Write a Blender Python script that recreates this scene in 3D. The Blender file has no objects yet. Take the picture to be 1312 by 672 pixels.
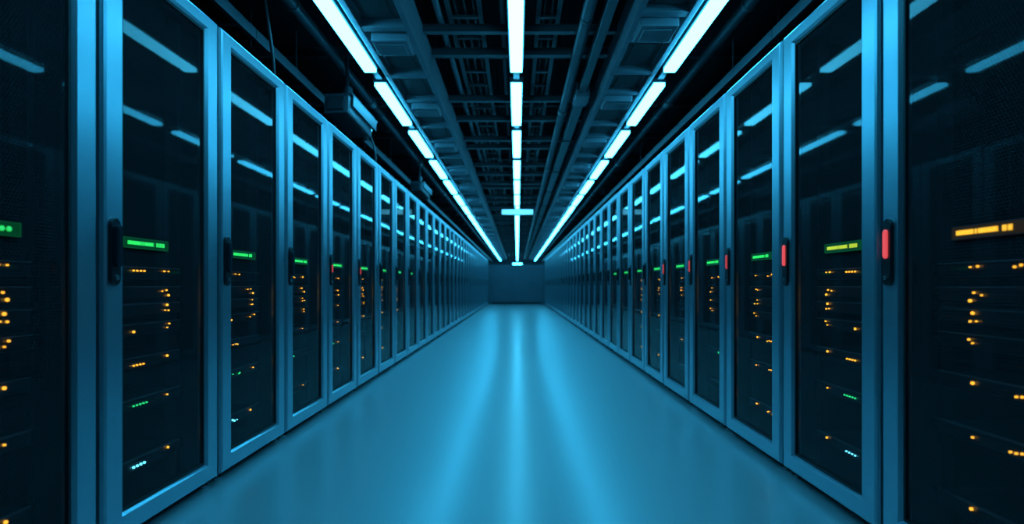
import bpy, bmesh, math, random
from mathutils import Vector, Matrix
random.seed(4)
S = bpy.context.scene
C = S.collection
PI = math.pi
try:
    S.view_settings.view_transform = 'Standard'
    S.view_settings.look = 'None'
except Exception as e:
    print('view', e)

CAMZ = 0.96
XL, XR = -1.44, 1.35           # door fronts of the two rows
NR = 34                        # cabinets per row
PITCH = 0.8

# ---------------------------------------------------------------- materials
def mat(name, base=(.1,.1,.1), rough=.5, metal=0., spec=.5, emis=None, estr=0., noise=None, bump=0., var=.15):
    m = bpy.data.materials.new(name); m.use_nodes = True
    nt = m.node_tree; b = nt.nodes['Principled BSDF']
    b.inputs['Base Color'].default_value = (*base, 1)
    b.inputs['Roughness'].default_value = rough
    b.inputs['Metallic'].default_value = metal
    b.inputs['Specular IOR Level'].default_value = spec
    if emis:
        b.inputs['Emission Color'].default_value = (*emis, 1)
        b.inputs['Emission Strength'].default_value = estr
    if noise:
        tc = nt.nodes.new('ShaderNodeTexCoord'); n = nt.nodes.new('ShaderNodeTexNoise')
        n.inputs['Scale'].default_value = noise; n.inputs['Detail'].default_value = 2
        nt.links.new(tc.outputs['Object'], n.inputs['Vector'])
        mx = nt.nodes.new('ShaderNodeMix'); mx.data_type = 'RGBA'
        mx.inputs[6].default_value = (*[c*(1-var) for c in base], 1); mx.inputs[7].default_value = (*[min(1, c*(1+var)) for c in base], 1)
        nt.links.new(n.outputs['Fac'], mx.inputs[0]); nt.links.new(mx.outputs[2], b.inputs['Base Color'])
        if bump:
            bp = nt.nodes.new('ShaderNodeBump'); bp.inputs['Strength'].default_value = bump; bp.inputs['Distance'].default_value = .002
            nt.links.new(n.outputs['Fac'], bp.inputs['Height']); nt.links.new(bp.outputs['Normal'], b.inputs['Normal'])
    return m

LC = (.042, .56, 1.0)
M = {}
M['frame'] = mat('frame_metal', (.42,.56,.64), .30, .88, .5, noise=1.0, var=.02)
M['body'] = mat('cabinet_black', (.005,.006,.009), .5, .2, noise=4)
M['plinth'] = mat('plinth_black', (.010,.012,.015), .5)
M['handle'] = mat('handle_black', (.008,.009,.012), .28, 0, .6)
M['lever'] = mat('lever_black', (.03,.035,.045), .2, .4)
M['steel'] = mat('steel', (.5,.53,.56), .25, .9)
M['red'] = mat('red_indicator', (.5,.08,.08), .3, 0, .5, (1,.09,.10), .75)
M['red2'] = mat('dim_red_indicator', (.4,.05,.05), .3, 0, .5, (1,.07,.08), .45)
M['rail'] = mat('rail_metal', (.03,.04,.05), .4, .5)
M['server'] = mat('server_metal', (.13,.15,.18), .35, .5, noise=20)
M['bezel'] = mat('server_bezel', (.10,.12,.15), .3, .4, noise=30)
M['edge'] = mat('server_edge_highlight', (.75,.78,.82), .3, .6)  # pale colour stands in for light caught on the chassis top edges
M['amber'] = mat('amber_led', (.8,.4,.05), .4, 0, .5, (1,.43,.03), 6.5)
M['green'] = mat('green_led', (.1,.8,.3), .4, 0, .5, (.03,1,.3), 3.)
M['cyan'] = mat('cyan_led', (.1,.7,.8), .4, 0, .5, (.12,.75,1), 8)
M['txt_green'] = mat('green_lettering', (.1,.8,.3), .4, 0, .5, (.04,1,.10), .65)
M['txt_yellow'] = mat('yellow_lettering', (.7,.7,.1), .4, 0, .5, (.65,.8,.03), .65)
M['txt_amber'] = mat('amber_lettering', (.8,.5,.1), .4, 0, .5, (1,.50,.02), 1.1)
M['scr_green'] = mat('green_display', (.008,.02,.012), .3, 0, .3, (.0,.12,.02), .3)
M['scr_amber'] = mat('amber_display', (.010,.010,.010), .3, 0, .25, (.05,.03,.01), .3)
M['tube'] = mat('cyan_light_diffuser', (.8,.9,1), .5, 0, .5, LC, 19)
M['tubem'] = mat('middle_light_diffuser', (.8,.9,1), .5, 0, .5, (.055,.59,1.), 17)
M['dim'] = mat('dim_light_diffuser', (.8,.9,1), .5, 0, .5, (.14,.65,.9), 1.1)
M['housing'] = mat('light_housing', (.09,.11,.13), .45, .3)
M['trunk'] = mat('trunking_metal', (.24,.27,.31), .4, .3, noise=5)
M['panel'] = mat('trunking_cover', (.015,.018,.022), .4, .3, noise=8)
M['beam'] = mat('beam_steel', (.085,.10,.115), .45, .3, noise=6)
M['dark'] = mat('dark_steel', (.04,.05,.06), .45, .4, noise=6)
M['pipe'] = mat('pipe_paint', (.11,.13,.15), .38, .3, noise=4)
M['cable'] = mat('black_cable', (.012,.014,.017), .4)
M['wall'] = mat('wall_paint', (.09,.115,.145), .6, noise=2)
M['ceil'] = mat('ceiling_paint', (.006,.007,.010), .8, noise=2)
M['camwhite'] = mat('camera_shell', (.06,.07,.085), .4, noise=9)
M['lens'] = mat('lens_glass', (.005,.005,.008), .05, 0, .8)
def floor_mat():
    m = bpy.data.materials.new('resin_floor'); m.use_nodes = True; nt = m.node_tree; b = nt.nodes['Principled BSDF']
    tc = nt.nodes.new('ShaderNodeTexCoord'); n = nt.nodes.new('ShaderNodeTexNoise'); n.inputs['Scale'].default_value = .7; n.inputs['Detail'].default_value = 1
    nt.links.new(tc.outputs['Object'], n.inputs['Vector'])
    cr = nt.nodes.new('ShaderNodeMix'); cr.data_type = 'RGBA'
    cr.inputs[6].default_value = (.31,.34,.355,1); cr.inputs[7].default_value = (.33,.36,.375,1)
    nt.links.new(n.outputs['Fac'], cr.inputs[0]); nt.links.new(cr.outputs[2], b.inputs['Base Color'])
    b.inputs['Roughness'].default_value = .32
    b.inputs['IOR'].default_value = 2.0
    b.inputs['Specular IOR Level'].default_value = .75
    b.inputs['Coat Weight'].default_value = .3; b.inputs['Coat Roughness'].default_value = .2; b.inputs['Coat IOR'].default_value = 1.5
    return m
M['floor'] = floor_mat()
def perf_mat():
    m = bpy.data.materials.new('perforated_door_panel'); m.use_nodes = True; nt = m.node_tree
    N = nt.nodes.new; L = nt.links.new
    b = nt.nodes['Principled BSDF']; out = nt.nodes['Material Output']
    tc = N('ShaderNodeTexCoord'); sp = N('ShaderNodeSeparateXYZ'); L(tc.outputs['Object'], sp.inputs[0])
    def mt(op, a, b_=None):
        k = N('ShaderNodeMath'); k.operation = op
        for i, v in enumerate((a, b_)):
            if v is None: continue
            if isinstance(v, (int, float)): k.inputs[i].default_value = v
            else: L(v, k.inputs[i])
        return k.outputs[0]
    p = .012
    v = mt('DIVIDE', sp.outputs['Z'], p*.866)
    row = mt('FLOOR', v)
    odd = mt('MULTIPLY', mt('PINGPONG', row, 1), .5)
    u = mt('ADD', mt('DIVIDE', sp.outputs['Y'], p), odd)
    fu = mt('SUBTRACT', mt('FRACT', mt('ADD', u, 1000)), .5)
    fv = mt('MULTIPLY', mt('SUBTRACT', mt('FRACT', mt('ADD', v, 1000)), .5), .866)
    d = mt('SQRT', mt('ADD', mt('MULTIPLY', fu, fu), mt('MULTIPLY', fv, fv)))
    hole = mt('LESS_THAN', d, .37)
    mx = N('ShaderNodeMix'); mx.data_type = 'RGBA'
    mx.inputs[6].default_value = (.070,.060,.068,1); mx.inputs[7].default_value = (.0003,.0003,.0003,1)
    L(hole, mx.inputs[0]); L(mx.outputs[2], b.inputs['Base Color'])
    b.inputs['Roughness'].default_value = .03; b.inputs['Specular IOR Level'].default_value = .12
    tr = N('ShaderNodeBsdfTransparent'); tr.inputs[0].default_value = (1,1,1,1)
    ms = N('ShaderNodeMixShader')
    ms.inputs[0].default_value = .27
    L(b.outputs[0], ms.inputs[1]); L(tr.outputs[0], ms.inputs[2]); L(ms.outputs[0], out.inputs[0])
    return m
M['perf'] = perf_mat()

# ---------------------------------------------------------------- mesh helpers
def box(bm, x0, x1, y0, y1, z0, z1, bev=0.):
    vs = [bm.verts.new(p) for p in ((x0,y0,z0),(x1,y0,z0),(x1,y1,z0),(x0,y1,z0),(x0,y0,z1),(x1,y0,z1),(x1,y1,z1),(x0,y1,z1))]
    fs = [bm.faces.new([vs[i] for i in q]) for q in ((3,2,1,0),(4,5,6,7),(0,1,5,4),(1,2,6,5),(2,3,7,6),(3,0,4,7))]
    if bev:
        es = list({e for f in fs for e in f.edges})
        bmesh.ops.bevel(bm, geom=es, offset=bev, segments=2, affect='EDGES', profile=.6)
def tube(bm, p0, p1, r, n=12, r2=None):
    p0, p1 = Vector(p0), Vector(p1); d = p1 - p0
    q = d.to_track_quat('Z', 'Y').to_matrix().to_4x4()
    mt = Matrix.Translation((p0+p1)/2) @ q
    bmesh.ops.create_cone(bm, cap_ends=True, segments=n, radius1=r, radius2=r if r2 is None else r2, depth=d.length, matrix=mt)
def capsule(bm, cy, cz, w, h, x0, x1, n=8, bev=.003):
    """upright rounded plate facing +x"""
    r = w/2; pts = []
    for k in range(n+1):
        a = PI*k/n; pts.append((cy + r*math.cos(a), cz + h/2 - r + r*math.sin(a)))
    for k in range(n+1):
        a = PI + PI*k/n; pts.append((cy + r*math.cos(a), cz - h/2 + r + r*math.sin(a)))
    loops = []
    for x, s in ((x0, 1), (x1-bev, 1), (x1, 1 - bev/r)):
        loops.append([bm.verts.new((x, cy+(y-cy)*s, cz + (z-cz)*(1-(1-s)*w/h))) for y, z in pts])
    m = len(pts)
    for a, b in zip(loops, loops[1:]):
        for i in range(m):
            bm.faces.new((a[i], a[(i+1) % m], b[(i+1) % m], b[i]))
    bm.faces.new(loops[-1]); bm.faces.new(list(reversed(loops[0])))
def fin(name, bm, m, smooth=False):
    bmesh.ops.recalc_face_normals(bm, faces=bm.faces)
    me = bpy.data.meshes.new(name); bm.to_mesh(me); bm.free(); me.materials.append(m)
    if smooth:
        for p in me.polygons: p.use_smooth = True
    return me
def mesh(name, m, fn, smooth=False):
    bm = bmesh.new(); fn(bm); return fin(name, bm, m, smooth)
def ob(name, me, parent=None, loc=None):
    o = bpy.data.objects.new(name, me); C.objects.link(o)
    if parent: o.parent = parent
    if loc: o.location = loc
    return o
def tag(o, label, cat, group=None, kind=None):
    o['label'] = label; o['category'] = cat
    if group: o['group'] = group
    if kind: o['kind'] = kind
    return o
def thing(name, label, cat, loc, rz=0, group=None):
    o = bpy.data.objects.new(name, None); C.objects.link(o); o.empty_display_size = .1
    o.location = loc; o.rotation_euler = (0, 0, rz)
    return tag(o, label, cat, group)
def struct(name, me, label, cat):
    o = ob(name, me); return tag(o, label, cat, None, 'structure')
ORD = ['first','second','third','fourth','fifth','sixth','seventh','eighth','ninth','tenth','eleventh','twelfth','thirteenth','fourteenth','fifteenth','sixteenth']

# ---------------------------------------------------------------- setting
YB, YE = -2.5, 46.0
W = 3.9
struct('floor', mesh('floor', M['floor'], lambda b: box(b, -W, W, YB, YE, -.1, 0)), 'glossy pale resin floor of the aisle with blue light streaks', 'floor')
struct('ceiling', mesh('ceiling', M['ceil'], lambda b: box(b, -W, W, YB, YE, 4.3, 4.4)), 'dark soffit above the exposed services', 'ceiling')
struct('wall_left', mesh('wall_left', M['ceil'], lambda b: box(b, -W-.1, -W, YB, YE, 0, 4.3)), 'dark wall behind the left cabinet row', 'wall')
struct('wall_right', mesh('wall_right', M['ceil'], lambda b: box(b, W, W+.1, YB, YE, 0, 4.3)), 'dark wall behind the right cabinet row', 'wall')
struct('wall_far', mesh('wall_far', M['wall'], lambda b: box(b, -W, W, YE, YE+.1, 0, 4.3)), 'dark end wall beyond the low partition', 'wall')
def part_wall(b):
    box(b, -W, W, 29.4, 29.5, 0, 2.0)
    for x in (-1.0, -.35, .30, .95):
        box(b, x-.31, x+.31, 29.385, 29.4, .14, 1.9, .004)
struct('wall_back', mesh('wall_back', M['wall'], part_wall), 'blue-lit panelled partition closing the aisle', 'wall')
struct('baseboard_back', mesh('baseboard_back', M['body'], lambda b: box(b, -1.3, 1.2, 29.36, 29.4, 0, .1, .005)), 'dark skirting along the end partition', 'baseboard')

# ---------------------------------------------------------------- cabinet meshes
def body_fn(b):
    h, z0, z1, xb, xf = .397, .07, 2.2, -1.0, -.045
    t = .012
    box(b, xb, xf, -h, -h+t, z0, z1); box(b, xb, xf, h-t, h, z0, z1)
    box(b, xb, xf, -h+t, h-t, z1-t, z1); box(b, xb, xf, -h+t, h-t, z0, z0+t)
    box(b, xb, xb+t, -h+t, h-t, z0+t, z1-t)
    box(b, xf-.03, xf, -h+t, -h+.09, z0+t, z1-t); box(b, xf-.03, xf, h-.09, h-t, z0+t, z1-t)
    box(b, xf-.03, xf, -h+.09, h-.09, z1-.07, z1-t); box(b, xf-.03, xf, -h+.09, h-.09, z0+t, z0+.05)
def ring_fn(b):
    Y, Z0, Z1 = .387, .04, 2.22
    sy, st, sb = .106, .072, .088
    e = .015
    loops = []
    for f, x in ((0, -.042), (0, -e), (1, -e*.3), (2, 0), (3, 0), (4, -e*1.3), (4, -.042)):
        a = {0: (0,0,0), 1: (e*.35,)*3, 2: (e,)*3, 3: (sy-e*.8, st-e*.8, sb-e*.8), 4: (sy, st, sb)}[f]
        y0, y1, z0, z1 = -Y+a[0], Y-a[0], Z0+a[2], Z1-a[1]
        loops.append([b.verts.new((x, y, z)) for y, z in ((y0,z0),(y1,z0),(y1,z1),(y0,z1))])
    n = len(loops)
    for k in range(n):
        A, B = loops[k], loops[(k+1) % n]
        for i in range(4):
            b.faces.new((A[i], A[(i+1) % 4], B[(i+1) % 4], B[i]))
def seal_fn(b):
    y, z0, z1, t, x0, x1 = .281, .128, 2.148, .010, -.024, -.012
    box(b, x0, x1, -y, -y+t, z0, z1); box(b, x0, x1, y-t, y, z0, z1)
    box(b, x0, x1, -y+t, y-t, z1-t, z1); box(b, x0, x1, -y+t, y-t, z0, z0+t)
R = {}
R['body'] = mesh('cabinet_body', M['body'], body_fn)
R['ring'] = mesh('door_frame', M['frame'], ring_fn)
R['seal'] = mesh('door_seal', M['plinth'], seal_fn)
R['panel'] = mesh('door_panel', M['perf'], lambda b: b.faces.new([b.verts.new(p) for p in ((-.02,-.271,.137),(-.02,.271,.137),(-.02,.271,2.139),(-.02,-.271,2.139))]))
R['plinth'] = mesh('plinth', M['plinth'], lambda b: box(b, -.95, -.09, -.39, .39, .025, .07))
R['foot'] = mesh('levelling_foot', M['steel'], lambda b: (tube(b, (0,0,0), (0,0,.012), .022, 12), tube(b, (0,0,.012), (0,0,.07), .008, 8)))
R['rail'] = mesh('mounting_rail', M['rail'], lambda b: (box(b, -.125, -.105, -.012, .012, .083, 2.188), box(b, -.16, -.125, -.012, -.008, .083, 2.188)))
R['hplate'] = mesh('handle', M['handle'], lambda b: capsule(b, 0, 1.08, .052, .245, 0, .012))
R['lever'] = mesh('handle_lever', M['lever'], lambda b: capsule(b, 0, 1.10, .026, .15, .012, .028))
R['lock'] = mesh('key_lock', M['steel'], lambda b: (tube(b, (.012,0,.988), (.017,0,.988), .009, 12), box(b, .017, .019, -.001, .001, .983, .993)))
R['redl'] = mesh('red_indicator_light', M['red'], lambda b: capsule(b, 0, 1.11, .022, .105, .012, .02))
R['redm'] = mesh('red_indicator_light', M['red2'], lambda b: capsule(b, 0, 1.11, .02, .09, .012, .018))
R['reds'] = mesh('red_indicator_light', M['red2'], lambda b: capsule(b, 0, 1.09, .016, .06, .012, .018))
def disp_fn(b):
    box(b, -.0185, -.008, -.135, .135, 1.101, 1.141, .002)
def disp_rim(b):
    t = .002
    box(b, -.008, -.006, -.135, .135, 1.101, 1.101+t); box(b, -.008, -.006, -.135, .135, 1.141-t, 1.141)
    box(b, -.008, -.006, -.135, -.135+t, 1.101+t, 1.141-t); box(b, -.008, -.006, .135-t, .135, 1.101+t, 1.141-t)
R['disp_g'] = mesh('status_display', M['scr_green'], disp_fn)
R['disp_a'] = mesh('status_display', M['scr_amber'], disp_fn)
R['rim_g'] = mesh('display_rim', mat('rim_green', (.01,.05,.02), .4, 0, .3, (.01,.5,.1), .13), disp_rim)
R['rim_a'] = mesh('display_rim', M['rail'], disp_rim)
def glyph(b, y, z, w, h, k):
    x0, x1 = -.008, -.005; t = w*.26
    if k == 0:
        box(b, x0, x1, y, y+t, z, z+h); box(b, x0, x1, y+w-t, y+w, z, z+h)
        box(b, x0, x1, y+t, y+w-t, z, z+t); box(b, x0, x1, y+t, y+w-t, z+h-t, z+h)
    elif k == 1:
        glyph(b, y, z, w, h, 0); box(b, x0, x1, y+t, y+w-t, z+h/2-t/2, z+h/2+t/2)
    elif k == 2:
        box(b, x0, x1, y, y+t, z, z+h)
        for q in (0, h/2-t/2, h-t): box(b, x0, x1, y+t, y+w, z+q, z+q+t)
    else:
        box(b, x0, x1, y, y+w*.6, z, z+h)
def text_fn(seed, end):
    def f(b):
        rr = random.Random(seed)
        y = -.112
        for i in range(13):
            glyph(b, y, 1.114, .0088, .014, rr.choice((0,1,1,2,0,3))); y += .012
        y += .014
        for i in range(end):
            glyph(b, y, 1.113, .012, .016, 0 if end > 2 else 1); y += .019
    return f
TX = [text_fn(s, e) for s, e in ((1,3),(2,2),(3,3),(4,2))]
TXM = {}
for c in ('txt_green', 'txt_yellow', 'txt_amber'):
    TXM[c] = [mesh('display_lettering', M[c], f) for f in TX]
TXM['dots'] = mesh('display_lettering', M['txt_green'], lambda b: [tube(b, (-.008, -.02+.023*i, 1.121), (-.004, -.02+.023*i, 1.121), .0072, 12) for i in range(6)])

# ---------------------------------------------------------------- server meshes
def bez_fn(b):
    box(b, -.105, -.092, -.222, .222, .003, .047, .002)
def slots_fn(b):
    for i in range(5): box(b, -.092, -.089, -.2, .2, .009+i*.0075, .0105+i*.0075)
R['chassis'] = mesh('chassis', M['server'], lambda b: box(b, -.75, -.105, -.215, .215, .002, .048, .001))
R['bezel'] = mesh('bezel', M['bezel'], bez_fn)
R['grille'] = mesh('grille', M['rail'], slots_fn)
R['highlight'] = mesh('edge_highlight', M['edge'], lambda b: box(b, -.104, -.088, -.222, .222, .0475, .0505, .0008))  # added strip, a painted highlight along the server's top front edge
R['ear'] = mesh('rack_ear', M['rail'], lambda b: (box(b, -.105, -.095, -.018, .018, .003, .047, .001), tube(b, (-.095,0,.025), (-.091,0,.025), .005, 8)))
def led_m(name, m, r): return mesh(name, m, lambda b: tube(b, (-.089,0,0), (-.083,0,0), r, 10))
LED = {(c, s): led_m('indicator_light', M[c], r) for c in ('amber','green','cyan') for s, r in (('t', .0026), ('s', .0034), ('b', .005))}

ROWS = [(.985,'a'), (.905,'b'), (.835,'c'), (.755,'d'), (.62,'e'), (.455,'f'), (.215,'g')]
def leds(kind, rr, side, idx):
    L = []
    if kind == 'a': L = [(-.10+.022*i, .034, 'amber', 's') for i in range(4)] + [(.10,.036,'amber','s'),(.13,.036,'amber','t')]
    if kind == 'b': L = [(.085,.03,'amber','t'),(.115,.034,'amber','s'),(.13,.012,'amber','b')]
    if kind == 'c': L = [(.12,.040,'amber','b'),(.105,.018,'amber','t'),(.13,.016,'amber','s')]
    if kind == 'd': L = [(-.10,.02,'amber','b'),(.12,.022,'amber','t'),(.135,.038,'amber','s')]
    if kind == 'e': L = [(-.10+.02*i, .02, 'amber', 's') for i in range(4)] + [(.12,.034,'amber','b')]
    if kind == 'f': L = [(-.10+.02*i, .024, 'green' if (side < 0 or idx % 2) else 'amber', 's') for i in range(5)] + [(.12,.03,'amber','s')]
    if kind == 'g': L = [(-.10+.022*i, .02, 'cyan' if (side < 0 or idx == 1) else 'amber', 'b' if side < 0 else 's') for i in range(4)] + [(.125,.038,'amber','b')]
    if idx == 0 and side > 0: L = [(a-.055, z+rr.uniform(-.006,.002), c, s) for a, z, c, s in L]
    if idx > 1:
        L = [(a+rr.uniform(-.02,.02), z+rr.uniform(-.006,.004), c, rr.choice((s, 't', s))) for a, z, c, s in L if rr.random() > .3] or L[:1]
    if idx > 5: L = L[-2:]
    return L
KDESC = {'a': 'small amber light row', 'b': 'amber light cluster', 'c': 'stacked amber lights', 'd': 'scattered amber lights',
         'e': 'amber light row', 'f': 'low light row', 'g': 'bottom light row'}
POSW = ['topmost', 'second from top', 'third from top', 'fourth from top', 'third from bottom', 'second from bottom', 'lowest']

def rack(i, side):
    sd = 'left' if side < 0 else 'right'
    X = XL if side < 0 else XR
    y = (1.6 if side < 0 else 1.76) + PITCH*i
    rz = 0 if side < 0 else PI
    near = -1 if side < 0 else 1
    if i < 14:
        lab = 'black server cabinet with framed mesh door, %s from the camera in %s row' % (ORD[i], sd)
        if i == 0: lab = 'blurred server cabinet cut off by the %s edge of the photo' % sd
    else:
        lab = 'narrow-looking server cabinet in the far stretch of the %s row' % sd
    t = thing('server_cabinet', lab, 'server cabinet', (X, y, 0), rz, 'server cabinets in the %s row' % sd)
    ob('cabinet_body', R['body'], t)
    ob('door_frame', R['ring'], t)
    ob('door_panel', R['panel'], t)
    if i < 14: ob('door_seal', R['seal'], t)
    ob('plinth', R['plinth'], t)
    if i < 14:
        for yy in (-.34, .34):
            ob('levelling_foot', R['foot'], t, (-.05, yy, 0))
            ob('mounting_rail', R['rail'], t, (0, .235*(1 if yy > 0 else -1), 0))
    h = ob('door_handle', R['hplate'], t, (0, -.34, 0))
    red = (side > 0 and i < 5) or (side < 0 and i in (4, 5))
    if i < 20:
        if red:
            key = ('redl' if i < 2 else 'redm') if side > 0 else 'reds'
            r_ = ob('red_indicator_light', R[key], h); r_['label'] = 'glowing red indicator in the handle'
        else: ob('handle_lever', R['lever'], h)
        if i < 10: ob('key_lock', R['lock'], h)
    if i < 9:
        c = 'txt_green'
        if side > 0 and i == 0: c = 'txt_amber'
        if side > 0 and i == 1: c = 'txt_yellow'
        am = c == 'txt_amber'
        sh = .14 if i else (.05 if side < 0 else .085)
        s = ob('status_display', R['disp_a' if am else 'disp_g'], t, (0, near*sh, 0))
        s['label'] = {'txt_green': 'slim green-lit status display', 'txt_yellow': 'slim status display with yellow-green lettering', 'txt_amber': 'slim status display with amber lettering'}[c]
        ob('display_rim', R['rim_a' if am else 'rim_g'], s)
        ob('display_lettering', TXM['dots'] if (i == 0 and side < 0) else TXM[c][(i+1) % 4], s)
    return t

def servers(i, side):
    sd = 'left' if side < 0 else 'right'
    X = XL if side < 0 else XR
    y = (1.6 if side < 0 else 1.76) + PITCH*i
    rz = 0 if side < 0 else PI
    near = -1 if side < 0 else 1
    rr = random.Random(100*i + (7 if side > 0 else 0))
    for k, (z, kind) in enumerate(ROWS):
        lab = '%s server unit, %s, in the %s cabinet of the %s row' % (POSW[k], KDESC[kind], ORD[i], sd)
        t = thing('server_unit', lab, 'server', (X, y, z), rz, 'server units inside the %s row cabinets' % sd)
        ob('chassis', R['chassis'], t); ob('bezel', R['bezel'], t)
        if i < 6: ob('grille', R['grille'], t); ob('edge_highlight', R['highlight'], t)
        for e in (-1, 1): ob('rack_ear', R['ear'], t, (0, e*.238, 0))
        for a, zz, c, s in leds(kind, rr, side, i):
            ob('indicator_light', LED[(c, s)], t, (0, -near*a, zz))
for side in (-1, 1):
    for i in range(NR): rack(i, side)
    for i in range(10): servers(i, side)

# ---------------------------------------------------------------- ceiling light rows
LZ = CAMZ + 1.90
P, LEN, Y0 = 1.72, 1.37, 5.51
def tube_fn(b):
    box(b, -.052, .052, 0, LEN, 0, .035, .006)
def hous_fn(b):
    box(b, -.064, .064, -.01, LEN+.01, .035, .09, .006)
R['tube'] = mesh('light_diffuser', M['tube'], tube_fn)
R['tubem'] = mesh('light_diffuser', M['tubem'], tube_fn)
R['hous'] = mesh('light_housing', M['housing'], hous_fn)
R['rod'] = mesh('hanger_rod', M['dark'], lambda b: tube(b, (0,0,.09), (0,0,4.3-LZ), .007, 8))
R['link'] = mesh('joining_bracket', M['dark'], lambda b: box(b, -.03, .03, LEN+.01, P-.01, .055, .085, .004))
for nm, lx in (('left', -1.31), ('middle', -.01), ('right', 1.355)):
    for k in range(-3, 23):
        if k < -1: lab = 'ceiling light above the camera in the %s line, seen only as reflections' % nm
        elif k < 10: lab = 'glowing cyan ceiling light bar, %s from the camera in the %s line' % (ORD[k+1], nm)
        else: lab = 'tiny ceiling light bar in the far stretch of the %s line' % nm
        t = thing('ceiling_light', lab, 'ceiling light', (lx, Y0+P*k, LZ), 0, 'light bars in the %s line' % nm)
        ob('light_housing', R['hous'], t); ob('light_diffuser', R['tubem' if nm == 'middle' else 'tube'], t)
        if k < 12:
            for yy in (.3, LEN-.3): ob('hanger_rod', R['rod'], t, (0, yy, 0))
        if k < 10: ob('joining_bracket', R['link'], t)

R['xbox'] = mesh('cross_housing', M['housing'], lambda b: box(b, -.39, .39, 0, .12, .0, .15, .01))
R['xface'] = mesh('light_diffuser', M['dim'], lambda b: box(b, -.375, .375, -.012, 0, .015, .135, .004))
t = thing('cross_light', 'short glowing light box hung crosswise under the middle light line', 'light', (0, 13.9, CAMZ+1.69))
ob('light_housing', R['xbox'], t); ob('light_diffuser', R['xface'], t)
for xx in (-.05, .05): ob('mounting_bracket', mesh('mounting_bracket', M['dark'], lambda b: box(b, -.01, .01, .03, .07, .15, .215)), t, (xx, 0, 0))
t = thing('wall_light', 'small distant light box on the end wall above the partition', 'light', (0, YE-.12, CAMZ+1.64))
ob('light_housing', R['xbox'], t); ob('light_diffuser', mesh('light_diffuser', M['tube'], lambda b: box(b, -.375, .375, -.012, 0, .01, .13, .004)), t)

# ---------------------------------------------------------------- trunking beside the outer light lines
TZ = LZ + .04
def trunk_fn(b):
    box(b, -.21, .21, .004, P-.004, .075, .28, .006)
    box(b, -.21, -.165, .004, P-.004, .0, .075, .004)
    box(b, .165, .21, .004, P-.004, .0, .075, .004)
def rib_fn(b): box(b, -.165, .165, -.04, .04, .005, .075, .004)
def cover_fn(b):
    box(b, -.14, .14, 0, .56, .05, .075, .006)
    box(b, -.10, .10, .06, .50, .037, .05, .004)
def jbox_fn(b):
    box(b, -.12, .165, 0, .30, -.05, .075, .012)
    box(b, -.08, .13, .05, .25, -.06, -.05, .004)
R['trunk'] = mesh('trunking_body', M['trunk'], trunk_fn)
R['rib'] = mesh('cross_rib', M['trunk'], rib_fn)
R['cover'] = mesh('cover_plate', M['panel'], cover_fn)
R['jbox'] = mesh('junction_box', M['trunk'], jbox_fn)
R['trod'] = mesh('hanger_rod', M['dark'], lambda b: tube(b, (0,0,.28), (0,0,4.3-TZ), .008, 8))
for nm, lx, rz in (('left', -1.015, 0), ('right', 1.06, PI)):
    for k in range(-2, 22):
        y = 5.35+P*k
        if k < -1: lab = 'grey cable trunking section nearest the camera beside the %s light line' % nm
        elif k < 9: lab = 'grey cable trunking section, %s along beside the %s light line' % (ORD[k+1], nm)
        else: lab = 'distant cable trunking section beside the far part of the %s light line' % nm
        t = thing('cable_trunking', lab, 'cable trunking', (lx, y + (P if rz else 0), TZ), rz, 'trunking sections beside the %s lights' % nm)
        ob('trunking_body', R['trunk'], t)
        for yy in (.045, .76, 1.20): ob('cross_rib', R['rib'], t, (0, yy, 0))
        ob('cover_plate', R['cover'], t, (0, .12, 0)); ob('junction_box', R['jbox'], t, (0, .84, 0))
        ob('cover_plate', R['cover'], t, (0, 1.26, 0)).scale = (1, .72, 1)
        for yy in (.4, 1.4): ob('hanger_rod', R['trod'], t, (.12, yy, 0))

# ---------------------------------------------------------------- cross beams
def beam_fn(b):
    box(b, -W, W, -.04, .04, 0, .012); box(b, -W, W, -.008, .008, .012, .11); box(b, -W, W, -.04, .04, .11, .122)
R['beam'] = mesh('cross_beam', M['beam'], beam_fn)
k = 0; y = 3.2
while y < YE-.5:
    o = ob('cross_beam', R['beam'], None, (0, y, 3.72))
    tag(o, ('steel cross beam spanning the whole ceiling, %s from the camera' % ORD[k]) if k < 12 else 'distant steel cross beam deep in the ceiling', 'beam', 'steel beams crossing the ceiling')
    k += 1; y += 1.9
R['strut'] = mesh('cross_strut', M['beam'], lambda b: (box(b, -.805, .85, -.035, .035, 0, .05, .005), box(b, -.805, .85, -.012, .012, .05, .075)))
k = 0; y = 3.9; gaps = (1.05, .5, 1.35, .8)
while y < 40:
    o = ob('cross_strut', R['strut'], None, (0, y, LZ+.26))
    tag(o, ('steel strut between the two trunkings, %s from the camera' % ORD[k]) if k < 14 else 'distant steel strut between the two trunkings', 'strut', 'struts between the trunkings')
    y += gaps[k % 4]; k += 1

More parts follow.
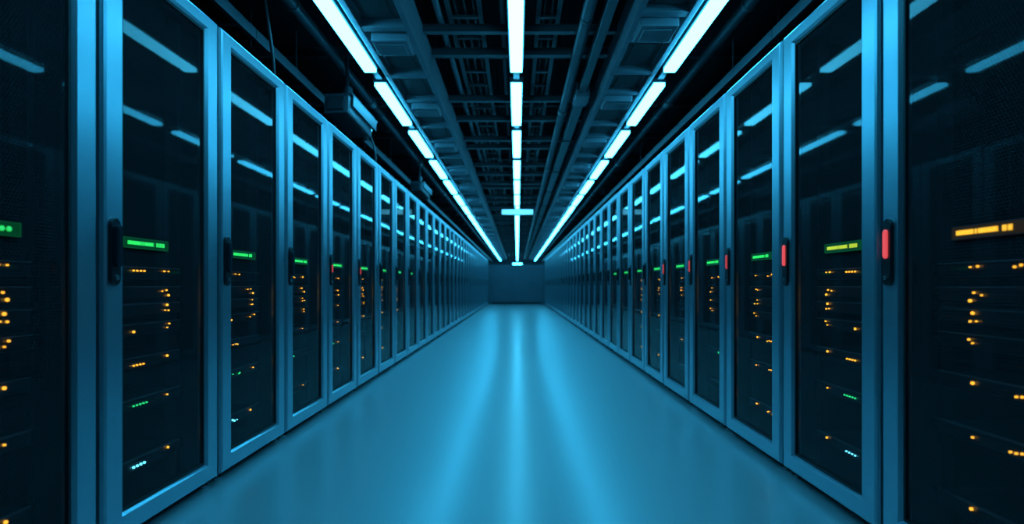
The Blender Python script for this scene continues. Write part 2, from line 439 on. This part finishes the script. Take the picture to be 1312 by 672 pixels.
# ---------------------------------------------------------------- cable ladders
SEC = 3.8
def ladder(x, z, w, nm, y_from, n, cabs):
    hw = w/2
    rm = mesh('side_rail', M['beam'], lambda b: (box(b, -.008, .008, .005, SEC-.005, 0, .09), box(b, -.018, .018, .005, SEC-.005, 0, .006)))
    rg = mesh('rung', M['beam'], lambda b: box(b, -hw+.008, hw-.008, -.018, .018, .015, .035))
    hg = mesh('hanger_rod', M['dark'], lambda b: tube(b, (0,0,.09), (0,0,4.3-z), .007, 8))
    for s in range(n):
        y = y_from + SEC*s
        lab = ('metal cable ladder section, %s %s' % (ORD[s], nm)) if s < 8 else 'distant cable ladder section, far %s' % nm
        t = thing('cable_ladder', lab, 'cable ladder', (x, y, z), 0, 'cable ladder ' + nm)
        for q in (-hw, hw): ob('side_rail', rm, t, (q, 0, 0))
        for q in range(9): ob('rung', rg, t, (0, .22+q*.42, 0))
        for q in (-hw, hw): ob('hanger_rod', hg, t, (q, .8, 0))
    rr = random.Random(int(abs(x)*100))
    for c in range(cabs):
        cx = x - hw + .05 + (w-.1)*c/max(1, cabs-1)
        def f(b):
            pts = []
            yy = y_from
            while yy < y_from+SEC*n:
                pts.append(Vector((cx + rr.uniform(-.008,.008), yy, z+.05+rr.uniform(0,.012)))); yy += .95
            for a, c_ in zip(pts, pts[1:]): tube(b, a, c_, .014, 8)
        o = ob('power_cable', mesh('power_cable', M['cable'], f, True))
        tag(o, 'black cable lying lengthwise in the cable ladder %s, strand %s' % (nm, ORD[c]), 'cable', 'cables in the ladder ' + nm)
ladder(-.44, LZ+.37, .26, 'left of the middle lights', .5, 12, 3)
ladder(-2.15, 2.78, .40, 'above the left cabinets', .5, 12, 3)
ladder(2.10, 2.78, .40, 'above the right cabinets', .5, 12, 3)
ladder(.26, LZ+.37, .17, 'right of the middle lights', .5, 12, 2)

# ---------------------------------------------------------------- pipes
def pipe(x, z, r, lab, m='pipe'):
    t = thing('ceiling_pipe', lab, 'pipe', (x, 0, z))
    ob('pipe_run', mesh('pipe_run', M[m], lambda b: tube(b, (0,.5,0), (0,45.5,0), r, 20), True), t)
    cp = mesh('coupling', M['beam'], lambda b: tube(b, (0,-.07,0), (0,.07,0), r*1.22, 20))
    cl = mesh('pipe_clamp', M['dark'], lambda b: (tube(b, (0,-.02,0), (0,.02,0), r*1.12, 20), tube(b, (0,0,r), (0,0,4.3-z), .006, 8)))
    for q in range(12): ob('coupling', cp, t, (0, 6.9+q*3.4, 0))
    for q in range(14): ob('pipe_clamp', cl, t, (0, 4.5+q*2.9, 0))
pipe(.54, LZ+.19, .048, 'round pipe nearer the middle lights on the right, slung under the struts')
pipe(-.66, LZ+.38, .028, 'thin pipe beside the left trunking above the struts')
pipe(-.13, LZ+.42, .022, 'thin conduit just left of the middle light line')
pipe(-2.9, 3.3, .11, 'thick dark pipe above the left cabinets', 'dark')
pipe(2.9, 3.3, .11, 'thick dark pipe above the right cabinets', 'dark')
pipe(-1.75, 3.15, .05, 'slimmer dark pipe running outside the left light line', 'dark')
pipe(1.80, 3.15, .05, 'slimmer dark pipe running outside the right light line', 'dark')
DZ = LZ+.125
t = thing('air_duct', 'slim rectangular duct running beside the pipe right of the middle lights', 'duct', (.69, 0, DZ))
ob('duct_body', mesh('duct_body', M['pipe'], lambda b: box(b, -.055, .055, 6.4, 45.5, 0, .12, .01)), t)
ob('duct_elbow', mesh('duct_elbow', M['trunk'], lambda b: box(b, -.078, .078, 6.1, 6.45, -.03, .128, .015)), t)
ob('duct_body', mesh('duct_front', M['pipe'], lambda b: box(b, -.04, .04, .5, 6.12, .02, .11, .01)), t)
fl = mesh('duct_flange', M['dark'], lambda b: (box(b, -.066, .066, -.012, .012, -.012, .128), tube(b, (0,0,.128), (0,0,4.3-DZ), .006, 8)))
for q in range(16): ob('duct_flange', fl, t, (0, 8.1+q*2.2, 0))

# ---------------------------------------------------------------- cameras over the left row
def seccam(x, y, z, lab, sc=1.):
    t = thing('security_camera', lab, 'camera', (x, y, z), PI-.12, 'cameras above the left row')
    t.scale = (sc,)*3
    def shell(b):
        box(b, -.085, .085, -.22, .20, -.065, .065, .02)
    def hood(b):
        box(b, -.10, .10, -.28, .18, .068, .082, .006)
        box(b, -.10, -.092, -.26, .16, .0, .068); box(b, .092, .10, -.26, .16, .0, .068)
    rx = (math.radians(8), 0, 0)
    ob('camera_housing', mesh('camera_housing', M['camwhite'], shell), t).rotation_euler = rx
    ob('rear_plate', mesh('rear_plate', M['dark'], lambda b: box(b, -.06, .06, .20, .212, -.045, .045, .008)), t).rotation_euler = rx
    ob('sun_hood', mesh('sun_hood', M['camwhite'], hood), t).rotation_euler = rx
    ob('lens', mesh('lens', M['lens'], lambda b: (tube(b, (0,-.22,0), (0,-.275,0), .066, 24), tube(b, (0,-.275,0), (0,-.28,0), .05, 24))), t).rotation_euler = rx
    ob('mounting_arm', mesh('mounting_arm', M['dark'], lambda b: (tube(b, (0,.05,.06), (0,.02,.17), .025, 10), tube(b, (0,.02,.16), (0,.02,(4.3-z)/sc), .012, 10), tube(b, (0,.02,.15), (0,.02,.19), .035, 12))), t)
seccam(-1.68, 5.75, 2.64, 'bulky grey security camera above the fifth left cabinet', 1.45)
seccam(-1.68, 10.0, 2.60, 'smaller-looking security camera further along above the left cabinets', 1.2)

def curve_cable(pts, r, lab, grp='drooping cables above the cabinets'):
    cu = bpy.data.curves.new('drop', 'CURVE'); cu.dimensions = '3D'; cu.bevel_depth = r; cu.bevel_resolution = 3; cu.resolution_u = 10
    sp = cu.splines.new('NURBS'); sp.points.add(len(pts)-1)
    for p, q in zip(sp.points, pts): p.co = (*q, 1)
    sp.use_endpoint_u = True; sp.order_u = 4
    cu.materials.append(M['cable'])
    o = bpy.data.objects.new('drooping_cable', cu); C.objects.link(o)
    dg = bpy.context.evaluated_depsgraph_get()
    me = bpy.data.meshes.new_from_object(o.evaluated_get(dg)); me.name = 'drooping_cable'
    bpy.data.objects.remove(o)
    o2 = ob('drooping_cable', me); tag(o2, lab, 'cable', grp)
curve_cable([(-2.0,4.0,4.31),(-1.85,4.0,3.5),(-1.75,4.1,2.8),(-1.75,4.2,2.35),(-1.85,4.3,2.3),(-2.1,4.3,2.8)], .012, 'thin black cable drooping above the third left cabinet')
curve_cable([(-2.1,6.8,2.8),(-1.9,6.8,2.9),(-1.7,6.9,2.8),(-1.68,6.9,2.4),(-1.7,6.9,2.2)], .012, 'black cable dropping to the cabinet top past the nearer security camera')

# ---------------------------------------------------------------- world + camera
w = bpy.data.worlds.new('world'); S.world = w; w.use_nodes = True
w.node_tree.nodes['Background'].inputs[0].default_value = (.01,.04,.08,1)
w.node_tree.nodes['Background'].inputs[1].default_value = .1
cd = bpy.data.cameras.new('camera'); co = bpy.data.objects.new('camera', cd); C.objects.link(co)
co.location = (0, 0, CAMZ); co.rotation_euler = (PI/2, 0, 0)
cd.sensor_width = 36; cd.lens = 741/1312*36
cd.shift_x = -7/1312; cd.shift_y = 30/1312
cd.clip_start = .05; cd.clip_end = 200
cd.dof.use_dof = True; cd.dof.focus_distance = 3.2; cd.dof.aperture_fstop = 1.5
S.camera = co
